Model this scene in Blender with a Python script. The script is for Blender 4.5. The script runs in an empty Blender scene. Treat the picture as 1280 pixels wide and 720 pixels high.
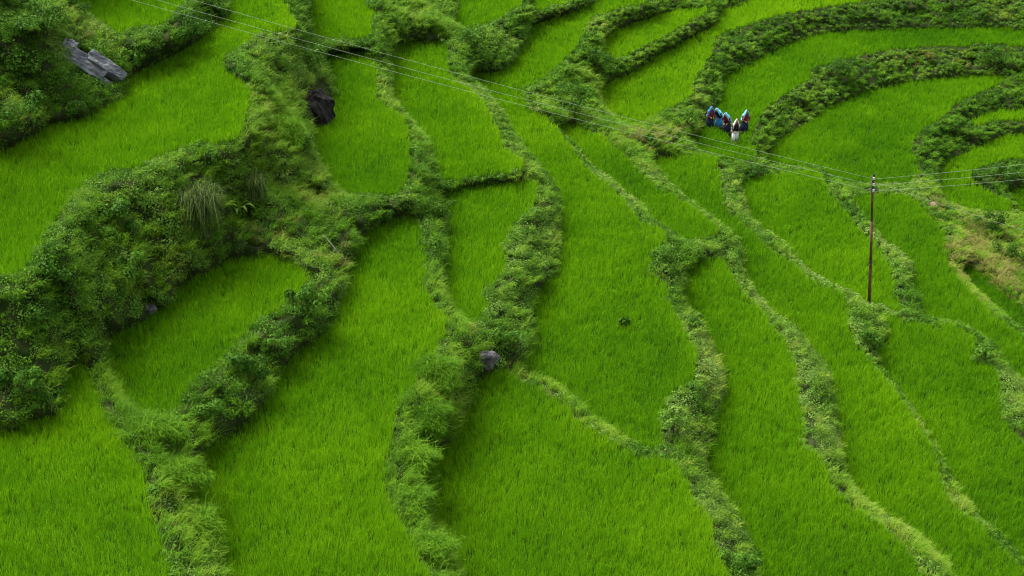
import bpy, bmesh, math, random
import numpy as np
from mathutils import Vector, Matrix

rng = np.random.default_rng(11)
random.seed(5)
SC = bpy.context.scene
COL = SC.collection
R = math.radians

# ------------------------------------------------------------------ camera
FPX, PITCH, CAMZ = 1900.0, R(27.0), 38.0
cam_d = bpy.data.cameras.new('camera')
cam = bpy.data.objects.new('camera', cam_d)
COL.objects.link(cam)
cam.location = (0, 0, CAMZ)
cam.rotation_euler = (math.pi / 2 - PITCH, 0, 0)
cam_d.sensor_width = 36.0
cam_d.lens = FPX / 1280 * 36.0
cam_d.clip_start = 0.5
cam_d.clip_end = 6000
SC.camera = cam

# ------------------------------------------------------------------ world, sun, exposure
SUN_EL, SUN_AZ = R(57), R(308)          # azimuth from +Y, clockwise
w = bpy.data.worlds.new('World')
SC.world = w
w.use_nodes = True
nt = w.node_tree
bg = nt.nodes['Background']
sky = nt.nodes.new('ShaderNodeTexSky')
sky.sky_type = 'NISHITA'
sky.sun_disc = False
sky.sun_elevation = SUN_EL
sky.sun_rotation = SUN_AZ
sky.dust_density = 4.0
hs = nt.nodes.new('ShaderNodeHueSaturation')     # an overcast sky is almost grey
hs.inputs['Saturation'].default_value = 0.3
nt.links.new(sky.outputs['Color'], hs.inputs['Color'])
nt.links.new(hs.outputs['Color'], bg.inputs['Color'])
bg.inputs['Strength'].default_value = 0.1
sl = bpy.data.lights.new('sun', 'SUN')
sl.energy = 1.5
sl.angle = R(35)
sl.color = (1.0, 0.97, 0.9)
so = bpy.data.objects.new('sun', sl)
COL.objects.link(so)
sd = Vector((math.sin(SUN_AZ) * math.cos(SUN_EL), math.cos(SUN_AZ) * math.cos(SUN_EL), math.sin(SUN_EL)))
so.rotation_euler = sd.to_track_quat('Z', 'Y').to_euler()
so.location = (0, 40, 80)
SC.view_settings.view_transform = 'Standard'
SC.view_settings.look = 'None'
SC.view_settings.exposure = 1.85
SC.view_settings.gamma = 1.0
SC.view_settings.use_curve_mapping = False
SC.render.engine = 'CYCLES'
SC.cycles.filter_width = 1.1
SC.cycles.max_bounces = 6
SC.cycles.transmission_bounces = 4
SC.cycles.diffuse_bounces = 4

# ------------------------------------------------------------------ helpers: survey rays from the viewpoint to the hillside
CP, SP = math.cos(PITCH), math.sin(PITCH)
def ray(u, v):
    x = (np.asarray(u, float) - 640) / FPX
    y = (360 - np.asarray(v, float)) / FPX
    return np.stack([x, y * SP + CP, y * CP - SP], -1)
def at(u, v, z):
    d = ray(u, v)
    t = (np.asarray(z, float) - CAMZ) / d[..., 2]
    p = d * t[..., None]
    p[..., 2] += CAMZ
    return p

def vnoise(x, y, seed=0):
    xi, yi = np.floor(x).astype(np.int64), np.floor(y).astype(np.int64)
    fx, fy = x - xi, y - yi
    fx, fy = fx * fx * (3 - 2 * fx), fy * fy * (3 - 2 * fy)
    def h(a, b):
        n = (a * 374761393 + b * 668265263 + seed * 974711) & 0x7fffffff
        n = ((n ^ (n >> 13)) * 1274126177) & 0x7fffffff
        return ((n ^ (n >> 16)) & 0xffff) / 65535.0
    return (h(xi, yi) * (1 - fx) + h(xi + 1, yi) * fx) * (1 - fy) + (h(xi, yi + 1) * (1 - fx) + h(xi + 1, yi + 1) * fx) * fy
def fbm(x, y, seed=0, o=3):
    s, a, t = 0, 1.0, 0
    for i in range(o):
        s = s + a * vnoise(x * 2 ** i, y * 2 ** i, seed + i * 7); t += a; a *= .5
    return s / t

def smooth_poly(pts, n=4):
    p = np.array(pts, float)
    a, b, c, d = np.roll(p, 1, 0), p, np.roll(p, -1, 0), np.roll(p, -2, 0)
    out = []
    for i in range(n):
        t = i / n
        cr = 0.5 * ((2 * b) + (c - a) * t + (2 * a - 5 * b + 4 * c - d) * t * t + (3 * b - a - 3 * c + d) * t ** 3)
        out.append(.75 * cr + .25 * (b * (1 - t) + c * t))
    return np.stack(out, 1).reshape(-1, 2)
def inside(poly, x, y):
    r = np.zeros(x.shape, bool)
    px, py = poly[:, 0], poly[:, 1]
    qx, qy = np.roll(px, -1), np.roll(py, -1)
    for x0, y0, x1, y1 in zip(px, py, qx, qy):
        if y0 == y1: continue
        c = (y0 > y) != (y1 > y)
        r ^= c & (x < (x1 - x0) * (y - y0) / (y1 - y0) + x0)
    return r

# ------------------------------------------------------------------ the terraces: outline, level, rice tone, label
F = {}
def field(key, z, tone, label, pts):
    F[key] = (z, tone, label, smooth_poly(pts))
field('A2', 15.6, .45, 'high rice terrace above the dark leafy bank beside the slate outcrop',
      [(95,-80),(90,0),(110,20),(135,37),(148,44),(175,38),(210,30),(225,10),(232,0),(240,-80)])
field('A', 13.8, .5, 'long bright rice terrace curving below the slate outcrop, above the tall shaggy bank',
      [(-300,420),(0,352),(37,330),(57,300),(67,280),(92,252),(110,230),(140,217),(172,212),(205,195),(240,185),(295,175),(308,140),(310,117),(282,87),(285,72),(302,62),(320,47),(350,42),(368,36),(362,20),(352,0),(340,-80),(290,-80),(287,0),(287,15),(280,27),(257,47),(215,72),(167,95),(160,110),(155,127),(125,140),(100,152),(60,160),(50,172),(22,180),(0,192),(-300,260)])
field('B', 10.0, .4, 'small rice terrace under the wires, one step above the field with the dark boulder',
      [(390,0),(385,20),(392,45),(405,50),(455,50),(462,47),(465,15),(455,0),(440,-80),(385,-80)])
field('C2', 9.2, .4, 'rice terrace that the dark boulder sits beside',
      [(407,72),(420,70),(450,65),(462,75),(470,95),(470,125),(490,142),(505,155),(510,175),(512,205),(505,232),(495,245),(460,247),(432,245),(415,230),(400,207),(392,180),(392,155),(407,145),(417,120),(415,100)])
field('C1', 8.0, .5, 'long wide rice terrace between the brownish shrubs and the humped grassy bank',
      [(470,287),(500,275),(520,276),(527,305),(532,330),(528,355),(542,385),(555,400),(552,425),(532,462),(512,492),(495,520),(490,555),(482,585),(482,620),(492,645),(512,675),(520,700),(532,720),(570,800),(310,800),(282,713),(255,666),(242,640),(245,592),(262,562),(296,542),(333,505),(350,465),(380,437),(405,420),(420,397),(427,375),(435,352),(440,330),(450,305),(458,294)])
field('L2', 9.5, .48, 'small rounded rice terrace at the foot of the tall shaggy bank',
      [(225,360),(212,382),(175,407),(135,427),(135,460),(150,495),(160,515),(185,520),(207,525),(230,500),(252,472),(282,450),(310,417),(325,404),(352,390),(377,365),(385,350),(375,335),(345,325),(320,324),(287,327),(267,340),(237,352)])
field('L1', 10.1, .55, 'nearest rice terrace, coarse bright blades in the lower corner below the shaggy bank',
      [(32,530),(75,520),(80,490),(85,465),(100,457),(115,480),(125,510),(140,535),(150,545),(165,570),(180,595),(185,625),(195,665),(207,705),(215,720),(230,800),(-300,800),(-300,560),(0,545)])
field('D3', 7.6, .42, 'rice terrace under the three wires with a short dark step at its lower end',
      [(500,57),(515,54),(555,59),(560,77),(565,100),(595,122),(617,155),(625,175),(630,190),(642,198),(654,208),(650,216),(640,217),(595,224),(560,228),(547,222),(540,195),(532,175),(510,150),(492,125),(490,100),(492,70)])
field('D2', 6.9, .46, 'narrow rice terrace ending at the grey stone and leafy shrub',
      [(555,247),(582,235),(620,230),(640,230),(667,230),(672,238),(667,257),(655,272),(645,283),(630,310),(632,340),(618,358),(604,368),(608,388),(595,408),(575,401),(558,374),(555,345),(557,305),(560,282)])
field('D1', 5.7, .52, 'broad rice terrace in the bottom centre, below the grey stone',
      [(597,477),(590,505),(577,527),(567,552),(545,572),(538,590),(540,615),(537,650),(552,670),(565,695),(572,720),(610,800),(925,800),(907,720),(890,685),(887,652),(865,627),(855,602),(845,587),(825,577),(800,574),(775,561),(748,545),(725,532),(710,516),(680,494),(655,482),(632,466),(615,468)])
field('M', 5.2, .5, 'largest middle rice terrace with a lone dark weed clump in it',
      [(667,32),(710,18),(737,8),(745,0),(760,-80),(830,-80),(810,0),(775,12),(740,25),(727,50),(712,72),(685,95),(665,110),(655,113),(660,135),(680,150),(695,165),(707,180),(712,187),(730,210),(747,227),(770,245),(785,262),(800,282),(827,292),(827,310),(815,330),(812,342),(830,360),(832,375),(847,402),(862,427),(870,447),(865,477),(852,490),(835,502),(830,522),(827,540),(825,562),(806,563),(782,550),(757,535),(740,526),(720,504),(690,479),(658,466),(650,456),(665,442),(667,420),(668,380),(677,360),(692,345),(700,320),(702,280),(700,250),(690,230),(670,205),(655,187),(637,162),(627,140),(602,110),(585,95),(625,92),(642,78),(655,57),(665,38)])
field('O', 7.2, .45, 'rice terrace at the top edge above a thick leafy bank',
      [(572,0),(570,30),(590,35),(620,27),(640,15),(655,0),(665,-80),(575,-80)])
field('O2', 6.3, .45, 'sliver of rice terrace squeezed between two leafy banks at the top',
      [(664,0),(670,15),(690,10),(717,0),(740,-60),(690,-80)])
field('Q', 3.8, .6, 'narrow wedge of rice terrace hemmed in by leafy banks on both sides',
      [(760,45),(790,30),(830,17),(860,11),(882,12),(882,18),(860,30),(825,50),(795,65),(770,75),(757,70),(755,57)])
field('R', 2.6, .66, 'bright yellowish rice terrace above the group of people',
      [(755,107),(790,92),(822,70),(855,52),(892,32),(900,20),(907,12),(940,2),(960,-20),(1100,-60),(1600,-80),(1600,-6),(1280,-4),(1180,-3),(1120,0),(1067,5),(1035,10),(1005,15),(975,20),(937,32),(905,42),(895,52),(885,77),(867,102),(865,120),(840,135),(812,150),(800,157),(775,152),(757,140),(752,120)])
field('S', 1.1, .3, 'dark green curved rice terrace where the people walk',
      [(905,105),(910,92),(942,80),(960,67),(997,52),(1045,41),(1110,38),(1150,34),(1210,36),(1280,38),(1600,60),(1600,82),(1280,60),(1247,56),(1185,60),(1122,62),(1080,70),(1040,80),(1017,87),(1010,102),(985,117),(960,135),(952,145),(943,162),(935,178),(945,190),(938,202),(925,205),(897,198),(872,188),(864,175),(880,160),(884,145),(902,125)])
field('T', -0.5, .38, 'bowl shaped rice terrace behind the utility pole',
      [(980,172),(1010,155),(1042,132),(1072,120),(1085,115),(1115,107),(1160,100),(1197,97),(1252,97),(1252,105),(1230,115),(1195,132),(1175,150),(1150,165),(1140,180),(1140,190),(1147,205),(1145,222),(1135,231),(1100,230),(1060,231),(1040,220),(1017,210),(965,207),(958,197),(965,187)])
field('U', -1.3, .5, 'thin strip of rice terrace between two dark banks at the side',
      [(1212,152),(1235,142),(1280,136),(1600,122),(1600,144),(1280,152),(1247,152),(1222,158)])
field('V', -2.1, .5, 'hook shaped rice terrace beside the dry fallow slope',
      [(1180,205),(1210,190),(1240,178),(1280,168),(1600,150),(1600,185),(1280,200),(1240,206),(1215,217),(1214,228),(1230,238),(1260,255),(1260,265),(1240,267),(1210,263),(1180,252),(1175,235),(1176,215)])
field('X', -3.0, .35, 'small dark rice patch at the side edge under a dark bank',
      [(1265,245),(1280,236),(1600,215),(1600,280),(1280,266),(1270,258)])
field('J', 3.9, .45, 'tapering rice terrace next to the largest middle field, ending at broad leaved shrubs',
      [(697,160),(722,160),(745,172),(760,180),(775,192),(800,217),(820,237),(847,252),(870,267),(892,285),(895,295),(880,302),(857,302),(840,292),(815,277),(800,257),(780,242),(760,222),(740,212),(727,195),(715,180)])
field('K', 2.2, .46, 'long bent rice terrace running from below the people down past the pole foot',
      [(815,200),(860,196),(892,200),(897,212),(902,237),(907,262),(927,282),(940,292),(957,311),(991,334),(1018,358),(1052,371),(1060,392),(1062,410),(1070,432),(1087,457),(1107,482),(1122,500),(1145,535),(1152,547),(1167,572),(1172,597),(1180,617),(1192,635),(1210,650),(1232,670),(1290,730),(1340,800),(1235,800),(1188,720),(1167,695),(1145,670),(1115,652),(1090,637),(1067,618),(1060,603),(1053,585),(1050,555),(1045,522),(1040,490),(1035,465),(1015,440),(1002,420),(985,405),(967,395),(951,378),(933,351),(926,336),(930,320),(917,295),(892,275),(872,262),(847,240),(830,222),(817,208)])
field('E1', 3.6, .42, 'rice terrace between two pale leafy bean strips, right of the largest middle field'.replace('right of', 'next to'),
      [(880,327),(904,328),(912,343),(927,368),(951,392),(968,418),(980,432),(987,442),(995,470),(997,500),(1005,535),(1005,560),(1022,572),(1032,590),(1042,615),(1065,638),(1090,653),(1110,668),(1130,690),(1145,712),(1180,800),(965,800),(945,720),(937,680),(925,652),(902,622),(885,592),(878,570),(897,547),(892,530),(902,500),(905,470),(892,442),(877,410),(862,390),(852,370),(857,352),(860,338)])
field('G1', 1.2, .44, 'rice terrace below the foot of the utility pole',
      [(1097,391),(1130,405),(1165,412),(1192,412),(1215,426),(1216,440),(1228,455),(1246,468),(1250,495),(1252,520),(1262,535),(1280,557),(1400,640),(1500,800),(1355,800),(1305,735),(1250,672),(1222,648),(1200,622),(1190,602),(1177,577),(1162,552),(1152,535),(1134,507),(1114,480),(1099,460),(1094,442),(1104,428),(1107,408)])
field('P', .9, .5, 'rice terrace just behind the utility pole, bounded by a pale leafy strip',
      [(951,223),(985,219),(1020,217),(1030,230),(1037,245),(1057,267),(1072,287),(1095,310),(1107,327),(1117,350),(1118,370),(1127,390),(1122,394),(1100,384),(1080,379),(1067,370),(1052,364),(1018,346),(998,329),(974,300),(943,281),(933,260),(927,230)])
field('Y', .05, .42, 'rice terrace running downhill past the dry fallow slope',
      [(1062,249),(1095,246),(1130,246),(1145,255),(1165,275),(1180,292),(1182,320),(1195,347),(1207,362),(1220,377),(1240,397),(1260,412),(1280,427),(1450,565),(1450,640),(1290,492),(1268,470),(1254,455),(1246,440),(1225,420),(1195,405),(1162,400),(1152,390),(1150,375),(1140,360),(1137,330),(1122,315),(1102,300),(1092,285),(1072,262)])
field('Y2', -.9, .25, 'dark sliver of rice terrace along the bottom of the dry fallow slope',
      [(1200,340),(1212,333),(1225,342),(1242,357),(1260,373),(1280,390),(1450,525),(1450,545),(1280,415),(1262,402),(1240,383),(1222,366)])

# ------------------------------------------------------------------ level of the ground on a survey grid
U0, U1, V0, V1, ST = -420, 1700, -260, 1010, 3.0
gu = np.arange(U0, U1 + .1, ST); gv = np.arange(V0, V1 + .1, ST)
GU, GV = np.meshgrid(gu, gv)
FID = np.full(GU.shape, -1)
keys = list(F)
for i, k in enumerate(keys):
    z, tone, lab, poly = F[k]
    x0, y0 = poly.min(0); x1, y1 = poly.max(0)
    sel = (GU >= x0) & (GU <= x1) & (GV >= y0) & (GV <= y1)
    m = np.zeros(GU.shape, bool)
    m[sel] = inside(poly, GU[sel], GV[sel])
    FID[m] = i
ZF = np.zeros(GU.shape); FIX = FID >= 0
for i, k in enumerate(keys): ZF[FID == i] = F[k][0]
ANCH = [(40,20,18,17.6), (-10,-40,22,19.2), (-250,-150,60,24), (60,-150,40,20.2), (-300,60,40,19), (120,70,5,15.6), (60,95,6,15.7),
        (1178,262,8,-.5), (1235,300,10,-1.6), (1290,320,12,-2.7), (1450,330,40,-5), (1650,300,40,-8), (1600,450,40,-5),
        (1650,900,40,-4), (1500,1000,40,-2), (600,1000,40,5), (0,1000,40,8.5), (-400,700,30,10.5), (-400,350,30,15.5),
        (1180,225,4,-1.2), (800,180,5,2.9), (840,178,6,2.3), (1650,-200,40,10), (1200,-200,40,7), (800,-220,30,9), (500,-230,30,14), (200,-230,30,20), (530,25,10,8.4), (1160,238,4,-.6)]
for u, v, r, z in ANCH:
    m = ((GU - u) ** 2 + (GV - v) ** 2 < r * r) & (FID < 0)
    ZF[m] = z; FIX |= m
def relax(z, fix, zf, n):
    for _ in range(n):
        p = np.pad(z, 1, mode='edge')
        z = .25 * (p[:-2, 1:-1] + p[2:, 1:-1] + p[1:-1, :-2] + p[1:-1, 2:])
        z[fix] = zf[fix]
    return z
q = 5
zc, fc = ZF[::q, ::q], FIX[::q, ::q]
z = relax(np.where(fc, zc, zc[fc].mean()), fc, zc, 2500)
iu = np.clip((gu - gu[0]) / (ST * q), 0, z.shape[1] - 1.001); iv = np.clip((gv - gv[0]) / (ST * q), 0, z.shape[0] - 1.001)
a, b = np.floor(iu).astype(int), np.floor(iv).astype(int); fa, fb = iu - a, (iv - b)[:, None]
z = (z[b][:, a] * (1 - fa) + z[b][:, a + 1] * fa) * (1 - fb) + (z[b + 1][:, a] * (1 - fa) + z[b + 1][:, a + 1] * fa) * fb
z[FIX] = ZF[FIX]
ZG = relax(z, FIX, ZF, 400)
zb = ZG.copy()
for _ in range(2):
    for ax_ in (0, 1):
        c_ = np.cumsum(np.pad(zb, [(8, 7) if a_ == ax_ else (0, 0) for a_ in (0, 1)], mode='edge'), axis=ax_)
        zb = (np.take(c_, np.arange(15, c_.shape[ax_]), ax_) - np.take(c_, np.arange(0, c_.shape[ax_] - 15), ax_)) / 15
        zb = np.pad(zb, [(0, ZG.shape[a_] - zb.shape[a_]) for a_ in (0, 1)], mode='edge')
LIT_RIM = np.clip((ZG - zb) / .8, 0, 1)  # mask of the downhill lips that look brighter
# distance (px, capped) from a field, for roughness of the banks
DIST = np.where(FID >= 0, 0, 99.0)
for _ in range(14):
    p = np.pad(DIST, 1, mode='edge')
    DIST = np.minimum(DIST, ST + np.minimum(np.minimum(p[:-2, 1:-1], p[2:, 1:-1]), np.minimum(p[1:-1, :-2], p[1:-1, 2:])))
PW = at(GU, GV, ZG)
amp = np.clip(DIST / 22, 0, 1) * (1 - np.exp(-((GU - 110) ** 2 + (GV - 82) ** 2) / 55 ** 2))
FARB = np.clip((GU - 650) / 300, 0, 1) * np.clip((330 - GV) / 150, 0, 1)       # the far bowl has trimmed, low banks
BUL = np.minimum(DIST * np.linalg.norm(PW - np.array([0, 0, CAMZ]), axis=-1) / FPX * .85, .45 - .32 * FARB)
ZG = ZG + BUL * (FID < 0) * (1 - np.exp(-((GU - 110) ** 2 + (GV - 82) ** 2) / 55 ** 2)) + amp * (.9 * (fbm(PW[..., 0] * .55, PW[..., 1] * .55, 3) - .5) + .5 * (fbm(PW[..., 0] * 1.7, PW[..., 1] * 1.7, 9, 2) - .5))
for u, v, r, d in [(312,272,15,.9), (235,243,12,.6), (312,232,9,.4), (190,385,10,.4), (480,270,9,.35)]:   # hollows washed out of the banks
    ZG -= d * np.exp(-((GU - u) ** 2 + (GV - v) ** 2) / (r * r)) * (FID < 0)
PW = at(GU, GV, ZG)
def zat(u, v):
    a = np.clip((np.asarray(u, float) - U0) / ST, 0, len(gu) - 1.001); b = np.clip((np.asarray(v, float) - V0) / ST, 0, len(gv) - 1.001)
    i, j = np.floor(a).astype(int), np.floor(b).astype(int); fa, fb = a - i, b - j
    return (ZG[j, i] * (1 - fa) + ZG[j, i + 1] * fa) * (1 - fb) + (ZG[j + 1, i] * (1 - fa) + ZG[j + 1, i + 1] * fa) * fb
def W(u, v): return at(u, v, zat(u, v))
du = np.gradient(PW, axis=1); dv = np.gradient(PW, axis=0)
NRM = np.cross(du, dv); NRM /= np.linalg.norm(NRM, axis=-1, keepdims=True) + 1e-9
NRM[NRM[..., 2] < 0] *= -1
AREA = np.linalg.norm(np.cross(du, dv), axis=-1)
def idx(u, v):
    return np.clip(((np.asarray(v) - V0) / ST + .5).astype(int), 0, len(gv) - 1), np.clip(((np.asarray(u) - U0) / ST + .5).astype(int), 0, len(gu) - 1)

# ------------------------------------------------------------------ materials
def mat(name): 
    m = bpy.data.materials.new(name); m.use_nodes = True
    return m, m.node_tree.nodes, m.node_tree.links, m.node_tree.nodes['Principled BSDF']
def leaf_mat(name, stops, trans, rough=.6, spec=.25, patch=None):
    """plant tissue: colour runs along the 'tone' of each leaf, part of the light passes through"""
    m, n, l, p = mat(name)
    at_ = n.new('ShaderNodeAttribute'); at_.attribute_name = 'tone'
    r = n.new('ShaderNodeValToRGB')
    e = r.color_ramp.elements
    e[0].position, e[0].color = stops[0][0], (*stops[0][1], 1)
    e[1].position, e[1].color = stops[-1][0], (*stops[-1][1], 1)
    for pos, c in stops[1:-1]:
        k = e.new(pos); k.color = (*c, 1)
    l.new(at_.outputs['Fac'], r.inputs['Fac'])
    l.new(r.outputs['Color'], p.inputs['Base Color'])
    p.inputs['Roughness'].default_value = rough
    p.inputs['Specular IOR Level'].default_value = spec
    t = n.new('ShaderNodeBsdfTranslucent'); l.new(r.outputs['Color'], t.inputs['Color'])
    mx = n.new('ShaderNodeMixShader'); mx.inputs['Fac'].default_value = trans
    l.new(p.outputs[0], mx.inputs[1]); l.new(t.outputs[0], mx.inputs[2])
    l.new(mx.outputs[0], n['Material Output'].inputs['Surface'])
    return m
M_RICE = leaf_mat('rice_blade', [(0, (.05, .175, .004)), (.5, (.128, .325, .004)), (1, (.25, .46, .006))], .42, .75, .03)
M_LEAF = leaf_mat('broad_leaf', [(0, (.014, .052, .003)), (.3, (.041, .125, .006)), (.6, (.1, .23, .016)), (1, (.21, .335, .06))], .3, .6, .09)
M_GRASS = leaf_mat('wild_grass', [(0, (.026, .09, .003)), (.5, (.085, .215, .005)), (.85, (.16, .31, .012)), (1, (.24, .31, .04))], .35, .65, .08)
M_DRY = leaf_mat('dry_stalks', [(0, (.03, .045, .008)), (.5, (.065, .12, .012)), (1, (.15, .22, .03))], .25, .7, .2)

M_FALLOW = leaf_mat('fallow_grass', [(0, (.05, .06, .012)), (.5, (.12, .15, .02)), (1, (.22, .22, .05))], .3, .7, .1)

def plain(name, col, rough=.7, spec=.3, noise=None, scale=8, bump=0):
    m, n, l, p = mat(name)
    p.inputs['Roughness'].default_value = rough
    p.inputs['Specular IOR Level'].default_value = spec
    if noise is None:
        p.inputs['Base Color'].default_value = (*col, 1)
    else:
        tc = n.new('ShaderNodeTexCoord'); t = n.new('ShaderNodeTexNoise')
        t.inputs['Scale'].default_value = scale; t.inputs['Detail'].default_value = 6
        r = n.new('ShaderNodeValToRGB')
        r.color_ramp.elements[0].color = (*col, 1); r.color_ramp.elements[1].color = (*noise, 1)
        r.color_ramp.elements[0].position = .35; r.color_ramp.elements[1].position = .65
        l.new(tc.outputs['Object'], t.inputs['Vector']); l.new(t.outputs['Fac'], r.inputs['Fac'])
        l.new(r.outputs['Color'], p.inputs['Base Color'])
        if bump:
            bp = n.new('ShaderNodeBump'); bp.inputs['Strength'].default_value = bump; bp.inputs['Distance'].default_value = .05
            l.new(t.outputs['Fac'], bp.inputs['Height']); l.new(bp.outputs[0], p.inputs['Normal'])
    return m
M_SOIL = plain('bank_soil', (.016, .036, .006), .95, .03, (.035, .04, .014), 1.3, .6)
M_MUD = plain('paddy_mud', (.014, .036, .003), 1, .02, (.02, .05, .004), 2.0)
M_SLATE = plain('slate', (.05, .057, .07), .5, .35, (.2, .2, .21), 1.6, .8)
M_DARKROCK = plain('dark_rock', (.005, .005, .006), .8, .15, (.03, .026, .022), 4.0, .9)
M_GREYROCK = plain('grey_rock', (.03, .03, .034), .8, .15, (.15, .14, .13), 2.5, .9)
M_STEM = plain('stem_bark', (.07, .055, .03), .8, .2)
M_RUST = plain('rusty_iron', (.06, .027, .016), .7, .3, (.17, .08, .05), 3.0)
M_DARKIRON = plain('dark_iron', (.03, .025, .025), .6, .4)
M_WIRE = plain('aluminium_wire', (.32, .36, .25), .6, .3)
M_PORC = plain('porcelain', (.5, .48, .45), .3, .5)
M_SKIN = plain('skin', (.28, .15, .09), .6, .3)
M_HAIR = plain('black_hair', (.012, .01, .01), .5, .4)

# ------------------------------------------------------------------ mesh helpers
def tag(o, label=None, cat=None, group=None, kind=None):
    if label: o['label'] = label
    if cat: o['category'] = cat
    if group: o['group'] = group
    if kind: o['kind'] = kind
    return o
def mesh_np(name, verts, faces_list, material, tone=None, parent=None, smooth=False):
    """one mesh object from numpy arrays; faces_list: arrays of n x 3 / n x 4 indices"""
    me = bpy.data.meshes.new(name)
    me.vertices.add(len(verts)); me.vertices.foreach_set('co', np.ascontiguousarray(verts, np.float32).ravel())
    loops = np.concatenate([f.ravel() for f in faces_list]).astype(np.int32)
    tot = np.concatenate([np.full(len(f), f.shape[1]) for f in faces_list]).astype(np.int32)
    start = np.concatenate([[0], np.cumsum(tot)[:-1]]).astype(np.int32)
    me.loops.add(len(loops)); me.loops.foreach_set('vertex_index', loops)
    me.polygons.add(len(tot)); me.polygons.foreach_set('loop_start', start)
    if smooth: me.polygons.foreach_set('use_smooth', np.ones(len(tot), bool))
    if tone is not None:
        me.attributes.new('tone', 'FLOAT', 'POINT').data.foreach_set('value', np.ascontiguousarray(tone, np.float32))
    me.update(calc_edges=True)
    mats = material if isinstance(material, (list, tuple)) else [material]
    for m in mats: me.materials.append(m)
    o = bpy.data.objects.new(name, me); COL.objects.link(o)
    if parent: o.parent = parent
    return o
def empty(name, loc, rz=0):
    o = bpy.data.objects.new(name, None); COL.objects.link(o)
    o.empty_display_size = .3; o.location = loc; o.rotation_euler = (0, 0, rz)
    return o
def blades(P, up, H, Wd, yaw, lean, droop, tone):
    """arched grass blades: base, middle and tip"""
    n = len(P)
    d = np.stack([np.cos(yaw), np.sin(yaw), np.zeros(n)], 1)
    tw = yaw + math.pi / 2 + rng.normal(0, .5, n)
    s = np.stack([np.cos(tw), np.sin(tw), np.zeros(n)], 1) * (Wd / 2)[:, None]
    mid = P + up * (H * .6)[:, None] + d * (H * lean * .35)[:, None]
    tip = P + up * (H * (1 - droop))[:, None] + d * (H * lean)[:, None]
    v = np.stack([P - s * .5, P + s * .5, mid - s, mid + s, tip], 1).reshape(-1, 3)
    k = (np.arange(n) * 5)[:, None]
    return v, k + np.array([[0, 1, 3, 2]]), k + np.array([[2, 3, 4]]), np.repeat(tone, 5)
def leaf_quads(P, N, size, tone, aspect=.62):
    """pointed folded leaves lying roughly across N"""
    n = len(P)
    N = N / (np.linalg.norm(N, axis=1, keepdims=True) + 1e-9)
    t = np.cross(N, rng.normal(0, 1, (n, 3))); t /= np.linalg.norm(t, axis=1, keepdims=True) + 1e-9
    b = np.cross(N, t)
    s = size[:, None]
    v = np.stack([P - t * s * .5, P + b * s * aspect * .5 + N * s * .12, P + t * s * .55 - N * s * .1, P - b * s * aspect * .5 + N * s * .12], 1).reshape(-1, 3)
    k = (np.arange(n) * 4)[:, None]
    return v, k + np.array([[0, 1, 2, 3]]), np.repeat(tone, 4)
def cat_parts(parts):
    """join (verts, faces..., tone) tuples"""
    off, V, FQ, FT, T = 0, [], [], [], []
    for p in parts:
        V.append(p[0]); T.append(p[-1])
        for f in p[1:-1]: (FQ if f.shape[1] == 4 else FT).append(f + off)
        off += len(p[0])
    fl = []
    if FQ: fl.append(np.concatenate(FQ))
    if FT: fl.append(np.concatenate(FT))
    return np.concatenate(V), fl, np.concatenate(T)
def bm_obj(name, bm, material, parent=None, smooth=False):
    me = bpy.data.meshes.new(name); bm.to_mesh(me); bm.free()
    for m in (material if isinstance(material, (list, tuple)) else [material]): me.materials.append(m)
    if smooth:
        for p in me.polygons: p.use_smooth = True
    o = bpy.data.objects.new(name, me); COL.objects.link(o)
    if parent: o.parent = parent
    return o

# ------------------------------------------------------------------ the ground
nvv, nuu = GU.shape
ii = np.arange(nvv * nuu).reshape(nvv, nuu)
quads = np.stack([ii[1:, :-1], ii[1:, 1:], ii[:-1, 1:], ii[:-1, :-1]], -1).reshape(-1, 4)
gverts = PW.reshape(-1, 3)
# apron out to the valley and ridge
border = np.concatenate([ii[0, :], ii[1:, -1], ii[-1, -2::-1], ii[-2:0, 0]])
bp_ = gverts[border]; cen = np.array([0, 75.0, 3])
rings = [bp_]
for kf, far in ((1, 60.), (2, 300.), (3, 1500.)):
    d = bp_ - cen; d[:, 2] = 0; d /= np.linalg.norm(d, axis=1, keepdims=True)
    e = bp_ + d * far
    e[:, 2] = bp_[:, 2] + (-d[:, 0] * .22 + .12 * d[:, 1]) * far
    rings.append(e)
nb = len(border); aq = []
allv = np.concatenate([gverts] + rings[1:])
prev = border
for r_ in range(1, 4):
    cur = len(gverts) + (r_ - 1) * nb + np.arange(nb)
    aq.append(np.stack([prev, cur, np.roll(cur, -1), np.roll(prev, -1)], -1)); prev = cur
ground = mesh_np('terraced_ground', allv, [quads, np.concatenate(aq)], [M_SOIL, M_MUD], smooth=True)
fm = (FID[1:, :-1] >= 0).ravel().astype(np.int32)
ground.data.polygons.foreach_set('material_index', np.concatenate([fm, np.zeros(3 * nb, np.int32)]))
tag(ground, 'stepped earth hillside of curved terraces and mossy banks', 'hillside', kind='structure')

# ------------------------------------------------------------------ where nothing grows (things stand there), in survey coordinates: u, v, ru, rv, angle
CLEAR = [(110,80,42,9,36), (397,134,20,32,0), (609,447,12,7,10), (186,390,10,9,0), (418,316,17,4,55), (312,271,13,9,10), (1166,258,7,4,20),
         (889,158,5,6,0), (899,160,5,6,0), (908,166,6,6,0), (917,174,8,9,0), (926,166,5,6,0), (780,405,6,7,0)]
def cleared(u, v):
    m = np.zeros(len(u), bool)
    for cu, cv, ru, rv, an in CLEAR:
        c, s = math.cos(R(an)), math.sin(R(an))
        x, y = (u - cu) * c + (v - cv) * s, -(u - cu) * s + (v - cv) * c
        m |= (x / ru) ** 2 + (y / rv) ** 2 < 1
    return m

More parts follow.
